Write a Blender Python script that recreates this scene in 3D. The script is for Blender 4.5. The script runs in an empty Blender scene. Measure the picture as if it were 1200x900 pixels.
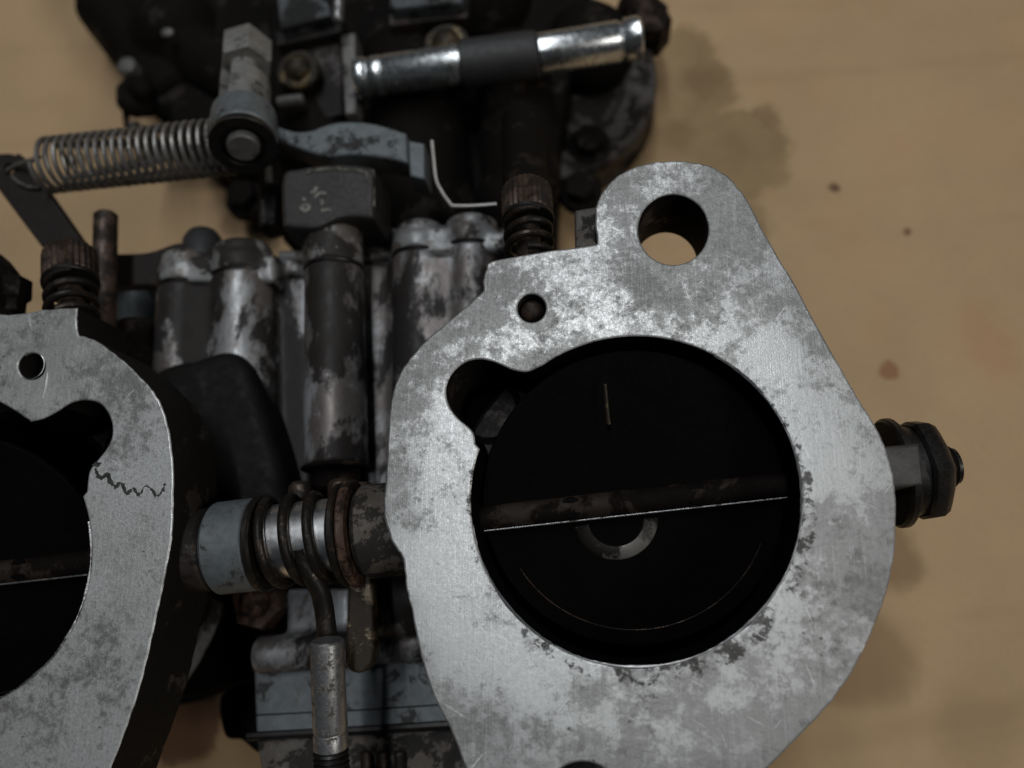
import bpy, bmesh, math, random
from mathutils import Vector, Matrix, Quaternion
R = math.radians
random.seed(7)
S = bpy.context.scene
COL = S.collection
MM = 0.001

# ------------------------------------------------------------------ camera
# lengths below are in millimetres; z = 0 is the machined face of the two flanges
CAMH = 100.0            # lens height above the flange faces
BED = -70.0             # the cardboard
F_PX = 900.0
VX, VY = 700.0, 680.0   # where the photograph's plumb line meets the picture
_down = Vector((VX - 600, -(VY - 450), -F_PX)).normalized()
CAMQ = _down.rotation_difference(Vector((0, 0, -1)))
cd = bpy.data.cameras.new('camera'); cam = bpy.data.objects.new('camera', cd); COL.objects.link(cam)
cam.location = (0, 0, CAMH * MM); cam.rotation_mode = 'QUATERNION'; cam.rotation_quaternion = CAMQ
cd.sensor_width = 36; cd.lens = 36 * F_PX / 1200
cd.clip_start = 0.002; cd.clip_end = 50
cd.dof.use_dof = True; cd.dof.focus_distance = 0.104; cd.dof.aperture_fstop = 13
cd.dof.aperture_blades = 0
S.camera = cam

def P(x, y, z=0.0):
    """point at height z seen where (x, y) lies in the 1200 x 900 photograph"""
    d = CAMQ @ Vector((x - 600, -(y - 450), -F_PX))
    t = (z - CAMH) / d.z
    return Vector((d.x * t, d.y * t, z))
def px(z):              # millimetres per photo pixel at height z
    return (CAMH - z) / F_PX * 0.97

def pxat(x, y, z):      # the same at a given pixel, allowing for the tilt of the lens
    d = CAMQ @ Vector((x - 600, -(y - 450), -F_PX)); return (z - CAMH) / d.z

# ------------------------------------------------------------------ light: two ceiling tubes and a dim room
W = bpy.data.worlds.new('World'); S.world = W; W.use_nodes = True
bg = W.node_tree.nodes['Background']; bg.inputs[0].default_value = (0.74, 0.88, 1.0, 1); bg.inputs[1].default_value = 0.03
def lamp(name, loc, size, power, color, target=(0, 0, -0.02)):
    l = bpy.data.lights.new(name, 'AREA'); l.shape = 'RECTANGLE'; l.size, l.size_y = size
    l.energy = power; l.color = color
    o = bpy.data.objects.new(name, l); COL.objects.link(o); o.location = loc
    o.rotation_euler = (Vector(target) - Vector(loc)).to_track_quat('-Z', 'X').to_euler()
    return o
lamp('ceiling_tube', (-0.10, 0.36, 1.5), (1.3, 0.05), 14, (0.96, 0.98, 1.0))
lamp('ceiling_tube.001', (-0.05, 0.80, 1.5), (1.3, 0.05), 15, (0.96, 0.98, 1.0))
lamp('wall_lamp', (1.15, -0.25, 1.1), (0.5, 0.3), 13, (1.0, 0.94, 0.86))
vs = S.view_settings
vs.view_transform = 'Standard'; vs.look = 'None'; vs.exposure = -1.0; vs.gamma = 1.0
S.display_settings.display_device = 'sRGB'
S.cycles.max_bounces = 4; S.cycles.use_denoising = True

# ------------------------------------------------------------------ materials
class NT:
    def __init__(s, name):
        s.m = bpy.data.materials.new(name); s.m.use_nodes = True
        s.t = s.m.node_tree; s.b = s.t.nodes['Principled BSDF']
        tc = s.t.nodes.new('ShaderNodeTexCoord'); oi = s.t.nodes.new('ShaderNodeObjectInfo')
        mp = s.t.nodes.new('ShaderNodeVectorMath'); mp.operation = 'SCALE'; mp.inputs['Scale'].default_value = 1000
        s.link(tc.outputs['Object'], mp.inputs[0])
        s.raw = mp.outputs[0]
        r = s.t.nodes.new('ShaderNodeMath'); r.operation = 'MULTIPLY'; r.inputs[1].default_value = 90
        s.link(oi.outputs['Random'], r.inputs[0])
        ad = s.t.nodes.new('ShaderNodeVectorMath'); ad.operation = 'ADD'
        s.link(s.raw, ad.inputs[0]); s.link(r.outputs[0], ad.inputs[1])
        s.co = ad.outputs[0]
    def link(s, a, b): s.t.links.new(a, b)
    def noise(s, scale, detail=6, rough=0.6, dist=0.0, co=None, stretch=None, off=None):
        co = co or s.co
        if stretch or off:
            m = s.t.nodes.new('ShaderNodeMapping')
            if stretch: m.inputs['Scale'].default_value = stretch
            if off: m.inputs['Location'].default_value = off
            s.link(co, m.inputs[0]); co = m.outputs[0]
        n = s.t.nodes.new('ShaderNodeTexNoise'); s.link(co, n.inputs['Vector'])
        n.inputs['Scale'].default_value = scale; n.inputs['Detail'].default_value = detail
        n.inputs['Roughness'].default_value = rough; n.inputs['Distortion'].default_value = dist
        return n.outputs['Fac']
    def ramp(s, fac, lo, hi, a=0.0, b=1.0):
        r = s.t.nodes.new('ShaderNodeMapRange'); r.interpolation_type = 'SMOOTHSTEP'
        s.link(fac, r.inputs[0])
        for i, v in enumerate((lo, hi, a, b)): r.inputs[i + 1].default_value = v
        return r.outputs[0]
    def math(s, op, a, b=None):
        n = s.t.nodes.new('ShaderNodeMath'); n.operation = op
        for i, v in enumerate((a, b)):
            if v is None: continue
            if isinstance(v, (int, float)): n.inputs[i].default_value = v
            else: s.link(v, n.inputs[i])
        return n.outputs[0]
    def mix(s, fac, a, b):
        n = s.t.nodes.new('ShaderNodeMix'); n.data_type = 'RGBA'
        if isinstance(fac, (int, float)): n.inputs[0].default_value = fac
        else: s.link(fac, n.inputs[0])
        for i, v in ((6, a), (7, b)):
            if isinstance(v, tuple): n.inputs[i].default_value = (*v, 1)
            else: s.link(v, n.inputs[i])
        return n.outputs[2]
    def bump(s, h, strength, dist, prev=None):
        n = s.t.nodes.new('ShaderNodeBump'); n.inputs['Strength'].default_value = strength
        n.inputs['Distance'].default_value = dist * MM
        s.link(h, n.inputs['Height'])
        if prev: s.link(prev, n.inputs['Normal'])
        return n.outputs[0]
    def sep(s, co):
        n = s.t.nodes.new('ShaderNodeSeparateXYZ'); s.link(co, n.inputs[0]); return n.outputs
    def set(s, color=None, rough=None, metal=None, normal=None, spec=None):
        for k, v in (('Base Color', color), ('Roughness', rough), ('Metallic', metal), ('Normal', normal), ('Specular IOR Level', spec)):
            if v is None: continue
            if isinstance(v, tuple): s.b.inputs[k].default_value = (*v, 1)
            elif isinstance(v, (int, float)): s.b.inputs[k].default_value = v
            else: s.link(v, s.b.inputs[k])
        return s.m

def mat_face(name, scored, outk):
    """machined, oxidised flange face; the object's origin is the bore centre"""
    n = NT(name)
    big = n.noise(0.05, 3, 0.55); clump = n.noise(0.36, 7, 0.72); spk = n.noise(1.3, 5, 0.7); grit = n.noise(3.4, 4, 0.7)
    big2 = n.noise(0.075, 4, 0.6, off=(31, 7, 3)); clump2 = n.noise(0.5, 7, 0.74, off=(3, 17, 30))
    pat2 = big2
    x, y, z = n.sep(n.raw)
    rad = n.math('SQRT', n.math('ADD', n.math('MULTIPLY', x, x), n.math('MULTIPLY', y, y)))
    # the margin outside the gasket line is duller all over
    out = n.ramp(n.math('ADD', n.math('MULTIPLY', rad, 0.02), n.math('MULTIPLY', pat2, 0.4)), 0.70, 0.92)
    out = n.math('MULTIPLY', out, outk / 0.6)
    f = n.math('ADD', n.math('MULTIPLY', big, 0.66), n.math('MULTIPLY', clump, 0.5))
    f = n.math('ADD', f, n.math('MULTIPLY', spk, 0.2)); f = n.math('ADD', f, n.math('MULTIPLY', out, 0.075))
    g1 = n.ramp(f, 0.68, 0.78)
    h = n.math('ADD', n.math('MULTIPLY', big2, 0.6), n.math('MULTIPLY', clump2, 0.55)); h = n.math('ADD', h, n.math('MULTIPLY', spk, 0.2)); h = n.math('ADD', h, n.math('MULTIPLY', out, 0.05))
    g2 = n.ramp(h, 0.69, 0.82)
    tint = n.ramp(big, 0.35, 0.65)
    c = n.mix(tint, (0.46, 0.472, 0.474), (0.40, 0.408, 0.406))
    c = n.mix(n.math('MULTIPLY', g1, 0.85), c, (0.25, 0.252, 0.25))
    c = n.mix(n.math('MULTIPLY', g2, 0.8), c, (0.105, 0.103, 0.099))
    c = n.mix(n.math('MULTIPLY', out, 0.6), c, (0.20, 0.204, 0.204))
    c = n.mix(n.math('MULTIPLY', n.ramp(grit, 0.5, 0.72), 0.28), c, (0.17, 0.17, 0.165))
    lines = n.noise(1.0, 3, 0.6, stretch=(5.0, 0.13, 1.0))
    c = n.mix(n.math('MULTIPLY', n.ramp(lines, 0.5, 0.7), 0.1), c, (0.8, 0.82, 0.84))
    # soot that has crept over the rim of the bore, and scored tool marks at its right edge
    rim = n.ramp(rad, 21.7, 23.2, 1, 0)
    soot = n.ramp(n.math('ADD', n.math('MULTIPLY', rim, 0.31), n.noise(0.4, 9, 0.78)), 0.80, 0.87)
    c = n.mix(n.math('MULTIPLY', soot, 0.9), c, (0.03, 0.028, 0.026))
    score = n.math('MULTIPLY', n.math('MULTIPLY', n.ramp(rad, 21.8, 23.2, 1, 0), n.ramp(x, 15, 19)), n.ramp(n.noise(1.0, 2, 0.5, stretch=(3.5, 0.09, 1.0), off=(4, 4, 4)), 0.46, 0.56))
    c = n.mix(n.math('MULTIPLY', score, scored), c, (0.04, 0.038, 0.036))
    pit = n.ramp(n.noise(0.7, 4, 0.6, off=(3, 80, 1)), 0.70, 0.735)
    c = n.mix(n.math('MULTIPLY', pit, 0.85), c, (0.05, 0.045, 0.04))
    # hairline scratches, bare and bright
    for k_, (rot, off) in enumerate(((0.5, (3, 9, 1)), (-0.9, (70, 2, 5)), (1.25, (20, 44, 8)))):
        m0_ = n.t.nodes.new('ShaderNodeMapping'); m0_.inputs['Rotation'].default_value = (0, 0, rot); n.link(n.co, m0_.inputs[0])
        mp_ = n.t.nodes.new('ShaderNodeMapping'); mp_.inputs['Location'].default_value = off; mp_.inputs['Scale'].default_value = (0.16, 3.6, 1); n.link(m0_.outputs[0], mp_.inputs[0])
        sc_ = n.ramp(n.noise(1.0, 1, 0.3, co=mp_.outputs[0]), 0.775, 0.80)
        c = n.mix(n.math('MULTIPLY', sc_, 0.4), c, (0.78, 0.8, 0.81))
    fine = n.noise(2.2, 6, 0.75)
    nb = n.bump(lines, 0.3, 0.04); nb = n.bump(n.math('MULTIPLY', fine, n.math('ADD', 0.45, g1)), 0.7, 0.09, nb); nb = n.bump(n.math('MULTIPLY', g1, -1), 0.4, 0.05, nb)
    ro = n.math('ADD', n.math('MULTIPLY', g1, 0.08), n.ramp(fine, 0.3, 0.7, 0.30, 0.54))
    return n.set(c, ro, 0.6, nb)

def stretched(n, sc):
    m = n.t.nodes.new('ShaderNodeMapping'); m.inputs['Scale'].default_value = sc; n.link(n.co, m.inputs[0]); return m.outputs[0]

def mat_grime(name, base, grime=(0.012, 0.011, 0.010), brown=(0.06, 0.032, 0.02), cover=0.5, brownc=0.5, metal=0.3, rough=0.5, scale=0.16, bump=0.25, spec=1.0, streak=0.0, seed=0.0):
    """cast or plated metal with oily dirt lying over it in ragged patches"""
    n = NT(name)
    if streak: n.co = stretched(n, (1.0, streak, 1.0))
    if seed:
        sd_ = n.t.nodes.new('ShaderNodeVectorMath'); sd_.operation = 'ADD'; n.link(n.co, sd_.inputs[0]); sd_.inputs[1].default_value = (seed * 7.3, seed * 3.1, seed * 5.7); n.co = sd_.outputs[0]
    a = n.noise(scale, 9, 0.66, 0.3); b = n.noise(scale * 1.3, 8, 0.7, 0.2, off=(17, 41, 5)); s = n.noise(scale * 8, 5, 0.7)
    fa = n.math('ADD', a, n.math('MULTIPLY', s, 0.16)); fb = n.math('ADD', b, n.math('MULTIPLY', s, 0.12))
    t = 0.76 - 0.4 * cover
    g = n.ramp(fa, t - 0.02, t + 0.045); halo = n.ramp(fa, t - 0.09, t + 0.02)
    tb = 0.78 - 0.4 * brownc
    br = n.ramp(fb, tb - 0.03, tb + 0.06)
    v = n.ramp(n.noise(scale * 2.5, 6, 0.6, off=(5, 5, 50)), 0.3, 0.7)
    c = n.mix(v, tuple(x * 0.72 for x in base), base)
    c = n.mix(n.math('MULTIPLY', br, 0.8), c, brown)
    c = n.mix(n.math('MULTIPLY', halo, 0.55), c, tuple((p + q * 2) / 3 for p, q in zip(base, brown)))
    c = n.mix(n.math('MULTIPLY', g, 0.95), c, grime)
    nb = n.bump(s, bump, 0.12); nb = n.bump(g, 0.3, 0.1, nb)
    sp = n.math('MULTIPLY', n.math('ADD', 0.16, n.math('MULTIPLY', n.math('SUBTRACT', 1.0, g), 0.3)), spec)
    me = n.math('MULTIPLY', n.math('SUBTRACT', 1.0, g), metal)
    ro = n.math('ADD', n.math('MULTIPLY', g, 0.08), n.ramp(s, 0.3, 0.7, rough - 0.08, rough + 0.08))
    return n.set(c, ro, me, nb, sp)

def mat_plain(name, color, rough, metal, var=0.35, scale=0.5, bump=0.1, spec=None, rv=0.1):
    n = NT(name)
    a = n.noise(scale, 8, 0.68); f = n.noise(scale * 6, 4, 0.6)
    c = n.mix(n.ramp(a, 0.35, 0.65), color, tuple(x * (1 - var) for x in color))
    return n.set(c, n.ramp(f, 0.3, 0.7, max(0.03, rough - rv), rough + rv), metal, n.bump(f, bump, 0.06), spec)

def mat_cardboard():
    n = NT('brown_cardboard')
    co = n.raw
    fib = n.noise(1.6, 6, 0.75, stretch=(0.5, 1.0, 1.0), co=co)
    mott = n.noise(0.035, 6, 0.6, co=co)
    c = n.mix(n.ramp(mott, 0.3, 0.7), (0.43, 0.30, 0.172), (0.37, 0.262, 0.148))
    c = n.mix(n.math('MULTIPLY', n.ramp(fib, 0.4, 0.75), 0.10), c, (0.25, 0.165, 0.095))
    # corrugation shows as faint bands
    m = n.t.nodes.new('ShaderNodeMapping'); m.inputs['Rotation'].default_value = (0, 0, R(-6)); n.link(co, m.inputs[0])
    wv = n.noise(0.07, 1, 0.4, stretch=(0.05, 1.6, 1.0), co=m.outputs[0])
    c = n.mix(n.math('MULTIPLY', n.ramp(wv, 0.56, 0.66), 0.07), c, (0.28, 0.2, 0.115))
    grain = n.noise(2.6, 6, 0.8, stretch=(0.7, 1.0, 1.0), co=co)
    c = n.mix(n.ramp(grain, 0.38, 0.66, 0.0, 0.30), c, (0.27, 0.185, 0.105))
    crease_h = None
    for (xa, ya, xb, yb, wd, am) in ((740, 106, 1200, 66, 5, .35), (830, 285, 1200, 255, 4, .3), (980, 872, 1200, 828, 6, .45), (0, 60, 140, 52, 5, .25), (1060, 735, 1200, 715, 4, .3)):
        a_, b_ = P(xa, ya, BED), P(xb, yb, BED); dv = (b_ - a_).normalized(); nv = Vector((-dv.y, dv.x, 0))
        dt = n.t.nodes.new('ShaderNodeVectorMath'); dt.operation = 'DOT_PRODUCT'; n.link(co, dt.inputs[0]); dt.inputs[1].default_value = nv
        q = n.math('ADD', n.math('SUBTRACT', dt.outputs['Value'], a_.dot(nv)), n.math('MULTIPLY', n.math('SUBTRACT', n.noise(0.05, 3, 0.6, co=co), 0.5), 2.5))
        line = n.math('MULTIPLY', n.ramp(n.math('ABSOLUTE', q), 0.2, wd * 0.6, 1, 0), n.ramp(n.noise(0.03, 2, 0.5, co=co, off=(xa, 0, 0)), 0.35, 0.6))
        c = n.mix(n.math('MULTIPLY', line, am * 0.45), c, (0.24, 0.16, 0.085))
        crease_h = line if crease_h is None else n.math('ADD', crease_h, line)
    red = n.ramp(n.noise(0.05, 5, 0.6, co=co, off=(9, 9, 2)), 0.5, 0.72)
    c = n.mix(n.math('MULTIPLY', red, 0.3), c, (0.42, 0.245, 0.135))
    def stain_shade(px_, py_, r1, r2, col, amt, wob=6.0, sc=0.12):  # soft round patch, used for stains and for painted shade
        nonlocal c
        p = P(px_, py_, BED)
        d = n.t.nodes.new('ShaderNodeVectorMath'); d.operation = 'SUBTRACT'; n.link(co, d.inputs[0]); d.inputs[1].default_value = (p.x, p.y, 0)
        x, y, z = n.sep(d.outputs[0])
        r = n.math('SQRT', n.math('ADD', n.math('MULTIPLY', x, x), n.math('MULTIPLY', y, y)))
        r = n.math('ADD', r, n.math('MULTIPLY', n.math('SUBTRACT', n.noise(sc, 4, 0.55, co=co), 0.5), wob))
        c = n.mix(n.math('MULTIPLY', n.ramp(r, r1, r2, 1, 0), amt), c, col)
    u = px(BED)
    oil = (0.205, 0.145, 0.075)
    om = None
    wob_ = n.math('MULTIPLY', n.math('SUBTRACT', n.noise(0.09, 6, 0.62, co=co), 0.5), 15.0)
    for bx, by, r_ in ((815, 105, 54), (848, 185, 74), (770, 165, 84), (905, 163, 27), (872, 262, 36), (800, 60, 40)):
        p = P(bx, by, BED)
        d = n.t.nodes.new('ShaderNodeVectorMath'); d.operation = 'SUBTRACT'; n.link(co, d.inputs[0]); d.inputs[1].default_value = (p.x, p.y, 0)
        x, y, z = n.sep(d.outputs[0])
        r = n.math('ADD', n.math('SQRT', n.math('ADD', n.math('MULTIPLY', x, x), n.math('MULTIPLY', y, y))), wob_)
        mk = n.ramp(r, (r_ - 10) * u, (r_ + 12) * u, 1, 0)
        om = mk if om is None else n.math('MAXIMUM', om, mk)
    c = n.mix(n.math('MULTIPLY', om, n.ramp(n.noise(0.06, 5, 0.6, co=co, off=(8, 2, 0)), 0.3, 0.7, 0.55, 0.95)), c, oil)
    stain_shade(900, 134, 9*u, 22*u, (0.13, 0.08, 0.04), 0.55, 7, 0.2)
    stain_shade(820, 95, 10*u, 40*u, (0.14, 0.09, 0.045), 0.5, 9, 0.2)
    stain_shade(790, 160, 12*u, 40*u, (0.14, 0.09, 0.045), 0.4, 9, 0.2)
    stain_shade(978, 219, 4*u, 9*u, (0.09, 0.05, 0.028), 0.85, 1.6, 0.6)
    stain_shade(1063, 271, 3*u, 7*u, (0.13, 0.06, 0.03), 0.8, 1.4, 0.6)
    stain_shade(1043, 433, 9*u, 14*u, (0.22, 0.105, 0.055), 0.75, 2.5, 0.5)
    stain_shade(1160, 395, 10*u, 60*u, (0.36, 0.19, 0.11), 0.4, 18, 0.1)
    stain_shade(1040, 650, 24*u, 50*u, (0.17, 0.105, 0.055), 0.65, 9, 0.1); stain_shade(1045, 580, 10*u, 50*u, (0.2, 0.13, 0.07), 0.45, 9, 0.1)  # soft shadow right of the flange, painted into the board colour
    stain_shade(1010, 770, 40*u, 74*u, (0.19, 0.122, 0.065), 0.6, 14, 0.07)  # lower part of that flange shadow, also painted in
    stain_shade(1150, 850, 10*u, 70*u, (0.19, 0.125, 0.065), 0.3, 18, 0.09)
    stain_shade(280, 250, 14*u, 40*u, (0.11, 0.07, 0.04), 0.7, 9, 0.15)
    stain_shade(215, 850, 40*u, 52*u, (0.10, 0.045, 0.03), 0.8, 12, 0.1)  # shade under the left flange, painted as dark colour
    nb = n.bump(grain, 0.3, 0.12); nb = n.bump(n.math('MULTIPLY', crease_h, -1), 0.3, 0.5, nb)
    return n.set(c, 0.85, 0.0, nb, 0.2)

FACE = mat_face('worn_machined_aluminium', 0.0, 0.6); FACE2 = mat_face('scored_machined_aluminium', 0.75, 0.2)
SEED = 1.0
M = dict(
    side=mat_grime('grimy_cast_edge', (0.05, 0.047, 0.045), (0.010, 0.009, 0.0085), (0.022, 0.014, 0.010), cover=0.8, brownc=0.6, metal=0.0, rough=0.6, spec=0.5),
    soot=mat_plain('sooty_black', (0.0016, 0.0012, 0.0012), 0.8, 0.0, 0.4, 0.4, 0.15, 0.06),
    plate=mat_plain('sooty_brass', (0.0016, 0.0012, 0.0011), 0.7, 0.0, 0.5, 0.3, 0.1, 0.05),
    cast=mat_grime('oily_cast_aluminium', (0.30, 0.315, 0.33), (0.012, 0.010, 0.009), (0.06, 0.04, 0.028), cover=0.45, brownc=0.6, metal=0.35, rough=0.42, scale=0.075, streak=0.5, seed=SEED),
    capcast=mat_grime('dull_cast_cap', (0.23, 0.24, 0.245), (0.014, 0.012, 0.011), (0.075, 0.055, 0.042), cover=0.42, brownc=0.5, metal=0.3, rough=0.45, scale=0.12),
    castdark=mat_grime('black_oily_casting', (0.024, 0.0225, 0.0215), (0.009, 0.008, 0.0075), (0.028, 0.014, 0.009), cover=0.6, brownc=0.6, metal=0.1, rough=0.5, scale=0.1, bump=0.4),
    deep=mat_grime('grimy_shaded_casting', (0.014, 0.0112, 0.0095), (0.005, 0.0042, 0.0037), (0.010, 0.0055, 0.004), cover=0.7, brownc=0.5, metal=0.0, rough=0.68, scale=0.12, bump=0.4, spec=0.4),  # black from grime and from overhead shade put into the colour
    zinc=mat_grime('blue_grey_zinc', (0.12, 0.138, 0.149), (0.03, 0.031, 0.031), (0.075, 0.07, 0.062), cover=0.2, brownc=0.25, metal=0.25, rough=0.5, scale=0.25, bump=0.15),
    zincdark=mat_grime('dull_blue_plate', (0.105, 0.125, 0.135), (0.02, 0.02, 0.02), (0.05, 0.045, 0.04), cover=0.3, brownc=0.2, metal=0.2, rough=0.55, scale=0.2),
    dirt=mat_grime('gritty_flange', (0.085, 0.08, 0.073), (0.016, 0.015, 0.014), (0.06, 0.045, 0.035), cover=0.5, brownc=0.6, metal=0.1, rough=0.65, scale=0.28, bump=0.6),
    black=mat_plain('oily_black_steel', (0.012, 0.0105, 0.010), 0.42, 0.3, 0.5, 0.5, 0.2),
    strap=mat_plain('brown_black_strap', (0.012, 0.0085, 0.0075), 0.62, 0.0, 0.4, 0.4, 0.2, 0.25),
    rubber=mat_plain('black_rubber', (0.018, 0.019, 0.021), 0.6, 0.0, 0.3, 0.3, 0.2),
    chrome=mat_grime('dull_chrome', (0.62, 0.66, 0.68), (0.05, 0.05, 0.05), (0.2, 0.18, 0.16), cover=0.2, brownc=0.3, metal=0.95, rough=0.26, scale=0.12, bump=0.03),
    polish=mat_plain('polished_steel', (0.88, 0.89, 0.90), 0.3, 1.0, 0.1, 0.15, 0.0, None, 0.03),
    steel=mat_grime('satin_steel', (0.38, 0.39, 0.40), (0.05, 0.045, 0.04), (0.16, 0.13, 0.11), cover=0.3, brownc=0.3, metal=0.85, rough=0.34, scale=0.7, bump=0.2),
    springs=mat_grime('old_spring_steel', (0.20, 0.195, 0.185), (0.04, 0.037, 0.034), (0.14, 0.12, 0.10), cover=0.25, brownc=0.4, metal=0.6, rough=0.38, scale=0.35),
    brown=mat_grime('browned_steel', (0.085, 0.062, 0.048), (0.015, 0.012, 0.010), (0.055, 0.03, 0.02), cover=0.5, brownc=0.6, metal=0.4, rough=0.42, scale=0.35),
    coil=mat_grime('oily_bronze_wire', (0.04, 0.032, 0.026), (0.008, 0.007, 0.006), (0.022, 0.014, 0.010), cover=0.55, brownc=0.5, metal=0.6, rough=0.33, scale=0.3),
    rust=mat_grime('rusted_iron', (0.10, 0.06, 0.04), (0.015, 0.010, 0.008), (0.04, 0.018, 0.011), cover=0.4, brownc=0.7, metal=0.1, rough=0.6, scale=0.35, bump=0.4),
    stain=mat_grime('oil_stained_strap', (0.23, 0.19, 0.125), (0.018, 0.013, 0.010), (0.085, 0.052, 0.026), cover=0.6, brownc=0.6, metal=0.2, rough=0.45, scale=0.13),
    brass=mat_grime('dirty_brass', (0.15, 0.115, 0.06), (0.012, 0.010, 0.008), (0.05, 0.035, 0.018), cover=0.58, brownc=0.5, metal=0.7, rough=0.38, scale=0.3),
    grey=mat_grime('grey_clevis_steel', (0.13, 0.13, 0.126), (0.03, 0.03, 0.03), (0.08, 0.075, 0.065), cover=0.3, brownc=0.4, metal=0.3, rough=0.5, scale=0.3),
    wire=mat_plain('bright_wire', (0.72, 0.70, 0.68), 0.35, 0.6, 0.15),
    bar=mat_grime('browned_bar', (0.022, 0.016, 0.012), (0.004, 0.0028, 0.0025), (0.012, 0.007, 0.005), cover=0.58, brownc=0.5, metal=0.0, rough=0.7, scale=0.09, spec=0.4),
    shoulder=mat_plain('smooth_black_casting', (0.0065, 0.006, 0.0058), 0.68, 0.0, 0.5, 0.12, 0.3, 0.14),
    crescent=mat_grime('worn_brass_ring', (0.15, 0.145, 0.135), (0.003, 0.0025, 0.002), (0.015, 0.012, 0.01), cover=0.62, brownc=0.5, metal=0.3, rough=0.5, scale=0.12),
    pale=mat_grime('pale_clevis_steel', (0.20, 0.20, 0.192), (0.04, 0.04, 0.038), (0.10, 0.095, 0.085), cover=0.22, brownc=0.4, metal=0.2, rough=0.5, scale=0.3),
    oldrust=mat_grime('black_brown_rust', (0.035, 0.02, 0.014), (0.008, 0.006, 0.005), (0.022, 0.011, 0.008), cover=0.5, brownc=0.6, metal=0.0, rough=0.65, scale=0.3, spec=0.5),
    blockm=mat_plain('scuffed_black_block', (0.021, 0.0195, 0.019), 0.55, 0.0, 0.5, 0.25, 0.35, 0.35),
    lid=mat_grime('dark_blue_lid', (0.06, 0.072, 0.08), (0.012, 0.012, 0.012), (0.03, 0.027, 0.024), cover=0.4, brownc=0.3, metal=0.1, rough=0.6, scale=0.15),
    residue=mat_plain('grey_gasket_residue', (0.05, 0.049, 0.047), 0.8, 0.0, 0.6, 0.8, 0.4, 0.2),
    neck=mat_plain('dull_dark_steel', (0.055, 0.053, 0.05), 0.55, 0.2, 0.5, 0.4, 0.3),
    coverm=mat_grime('brown_grey_cover', (0.045, 0.041, 0.037), (0.008, 0.007, 0.006), (0.025, 0.016, 0.012), cover=0.5, brownc=0.5, metal=0.1, rough=0.6, scale=0.09, spec=0.6),
    worn=mat_plain('bare_scuffed_metal', (0.15, 0.145, 0.13), 0.55, 0.2, 0.7),
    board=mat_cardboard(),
)

# ------------------------------------------------------------------ mesh helpers
ORIGIN = {}
def finish(name, bm, mats, parent=None, org=None, sharp=35, smooth=True):
    """millimetre bmesh in place -> one object, its origin at org or at the middle of its bounds"""
    if org is None:
        xs = [v.co for v in bm.verts]
        org = Vector([(min(c[i] for c in xs) + max(c[i] for c in xs)) / 2 for i in range(3)])
    for v in bm.verts: v.co = (v.co - org) * MM
    me = bpy.data.meshes.new(name); bm.to_mesh(me); bm.free()
    return place(name, me, mats, parent, org, sharp, smooth)
def place(name, me, mats, parent, org, sharp=35, smooth=True):
    if not isinstance(mats, (list, tuple)): mats = [mats]
    idx = [p.material_index for p in me.polygons]
    me.materials.clear()
    for m in mats: me.materials.append(m)
    me.polygons.foreach_set('material_index', [min(i, len(mats) - 1) for i in idx])
    if smooth:
        me.polygons.foreach_set('use_smooth', [True] * len(me.polygons))
        me.set_sharp_from_angle(angle=R(sharp))
    o = bpy.data.objects.new(name, me); COL.objects.link(o)
    ORIGIN[o] = Vector(org)
    base = ORIGIN[parent] if parent else Vector((0, 0, 0))
    o.location = (Vector(org) - base) * MM
    if parent: o.parent = parent
    return o
def empty(name, org):
    o = bpy.data.objects.new(name, None); COL.objects.link(o); o.empty_display_size = 0.01
    o.location = Vector(org) * MM; ORIGIN[o] = Vector(org); return o
def tag(o, label=None, cat=None, kind=None, group=None):
    for k, v in (('label', label), ('category', cat), ('kind', kind), ('group', group)):
        if v: o[k] = v
    return o
def frame(axis, up=None):
    a = axis.normalized(); ref = up or (Vector((0, 0, 1)) if abs(a.z) < 0.9 else Vector((0, 1, 0)))
    u = (ref - a * ref.dot(a)).normalized(); return a, u, a.cross(u)
def chamfer(prof, c):
    out = [prof[0]]
    for i in range(1, len(prof) - 1):
        p, q, r = Vector(prof[i - 1]), Vector(prof[i]), Vector(prof[i + 1])
        d1, d2 = p - q, r - q
        if d1.length < 1e-6 or d2.length < 1e-6 or d1.angle(d2) > 2.4: out.append(prof[i]); continue
        out.append(tuple(q + d1.normalized() * min(c, d1.length * 0.35))); out.append(tuple(q + d2.normalized() * min(c, d2.length * 0.35)))
    out.append(prof[-1]); return out
def lathe(bm, A, B, prof, seg=40, c=0.22, knurl=0.0, up=None, mat=0, closed=False, phase=0.0):
    """turn prof [(mm along A->B, radius)] about the axis A->B"""
    a, u, w = frame(B - A, up)
    if c: prof = chamfer(prof, c)
    rings = []
    for t, r in prof:
        if r < 1e-4: rings.append([bm.verts.new(A + a * t)]); continue
        ring = []
        for i in range(seg):
            th = 2 * math.pi * i / seg + phase
            rr = r * (1 - (knurl if i % 2 else 0))
            ring.append(bm.verts.new(A + a * t + (u * math.cos(th) + w * math.sin(th)) * rr))
        rings.append(ring)
    pairs = list(zip(rings, rings[1:])) + ([(rings[-1], rings[0])] if closed else [])
    for r0, r1 in pairs:
        if len(r0) == 1 and len(r1) == 1: continue
        for i in range(seg):
            j = (i + 1) % seg
            if len(r0) == 1: f = (r0[0], r1[j], r1[i])
            elif len(r1) == 1: f = (r0[i], r0[j], r1[0])
            else: f = (r0[i], r0[j], r1[j], r1[i])
            bm.faces.new(f).material_index = mat
    bmesh.ops.recalc_face_normals(bm, faces=bm.faces)
def cyl(bm, A, B, r, seg=32, c=0.25, r2=None, **k):
    L = (B - A).length
    lathe(bm, A, B, [(0, 0), (0, r), (L, r if r2 is None else r2), (L, 0)], seg, c, **k)
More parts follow.
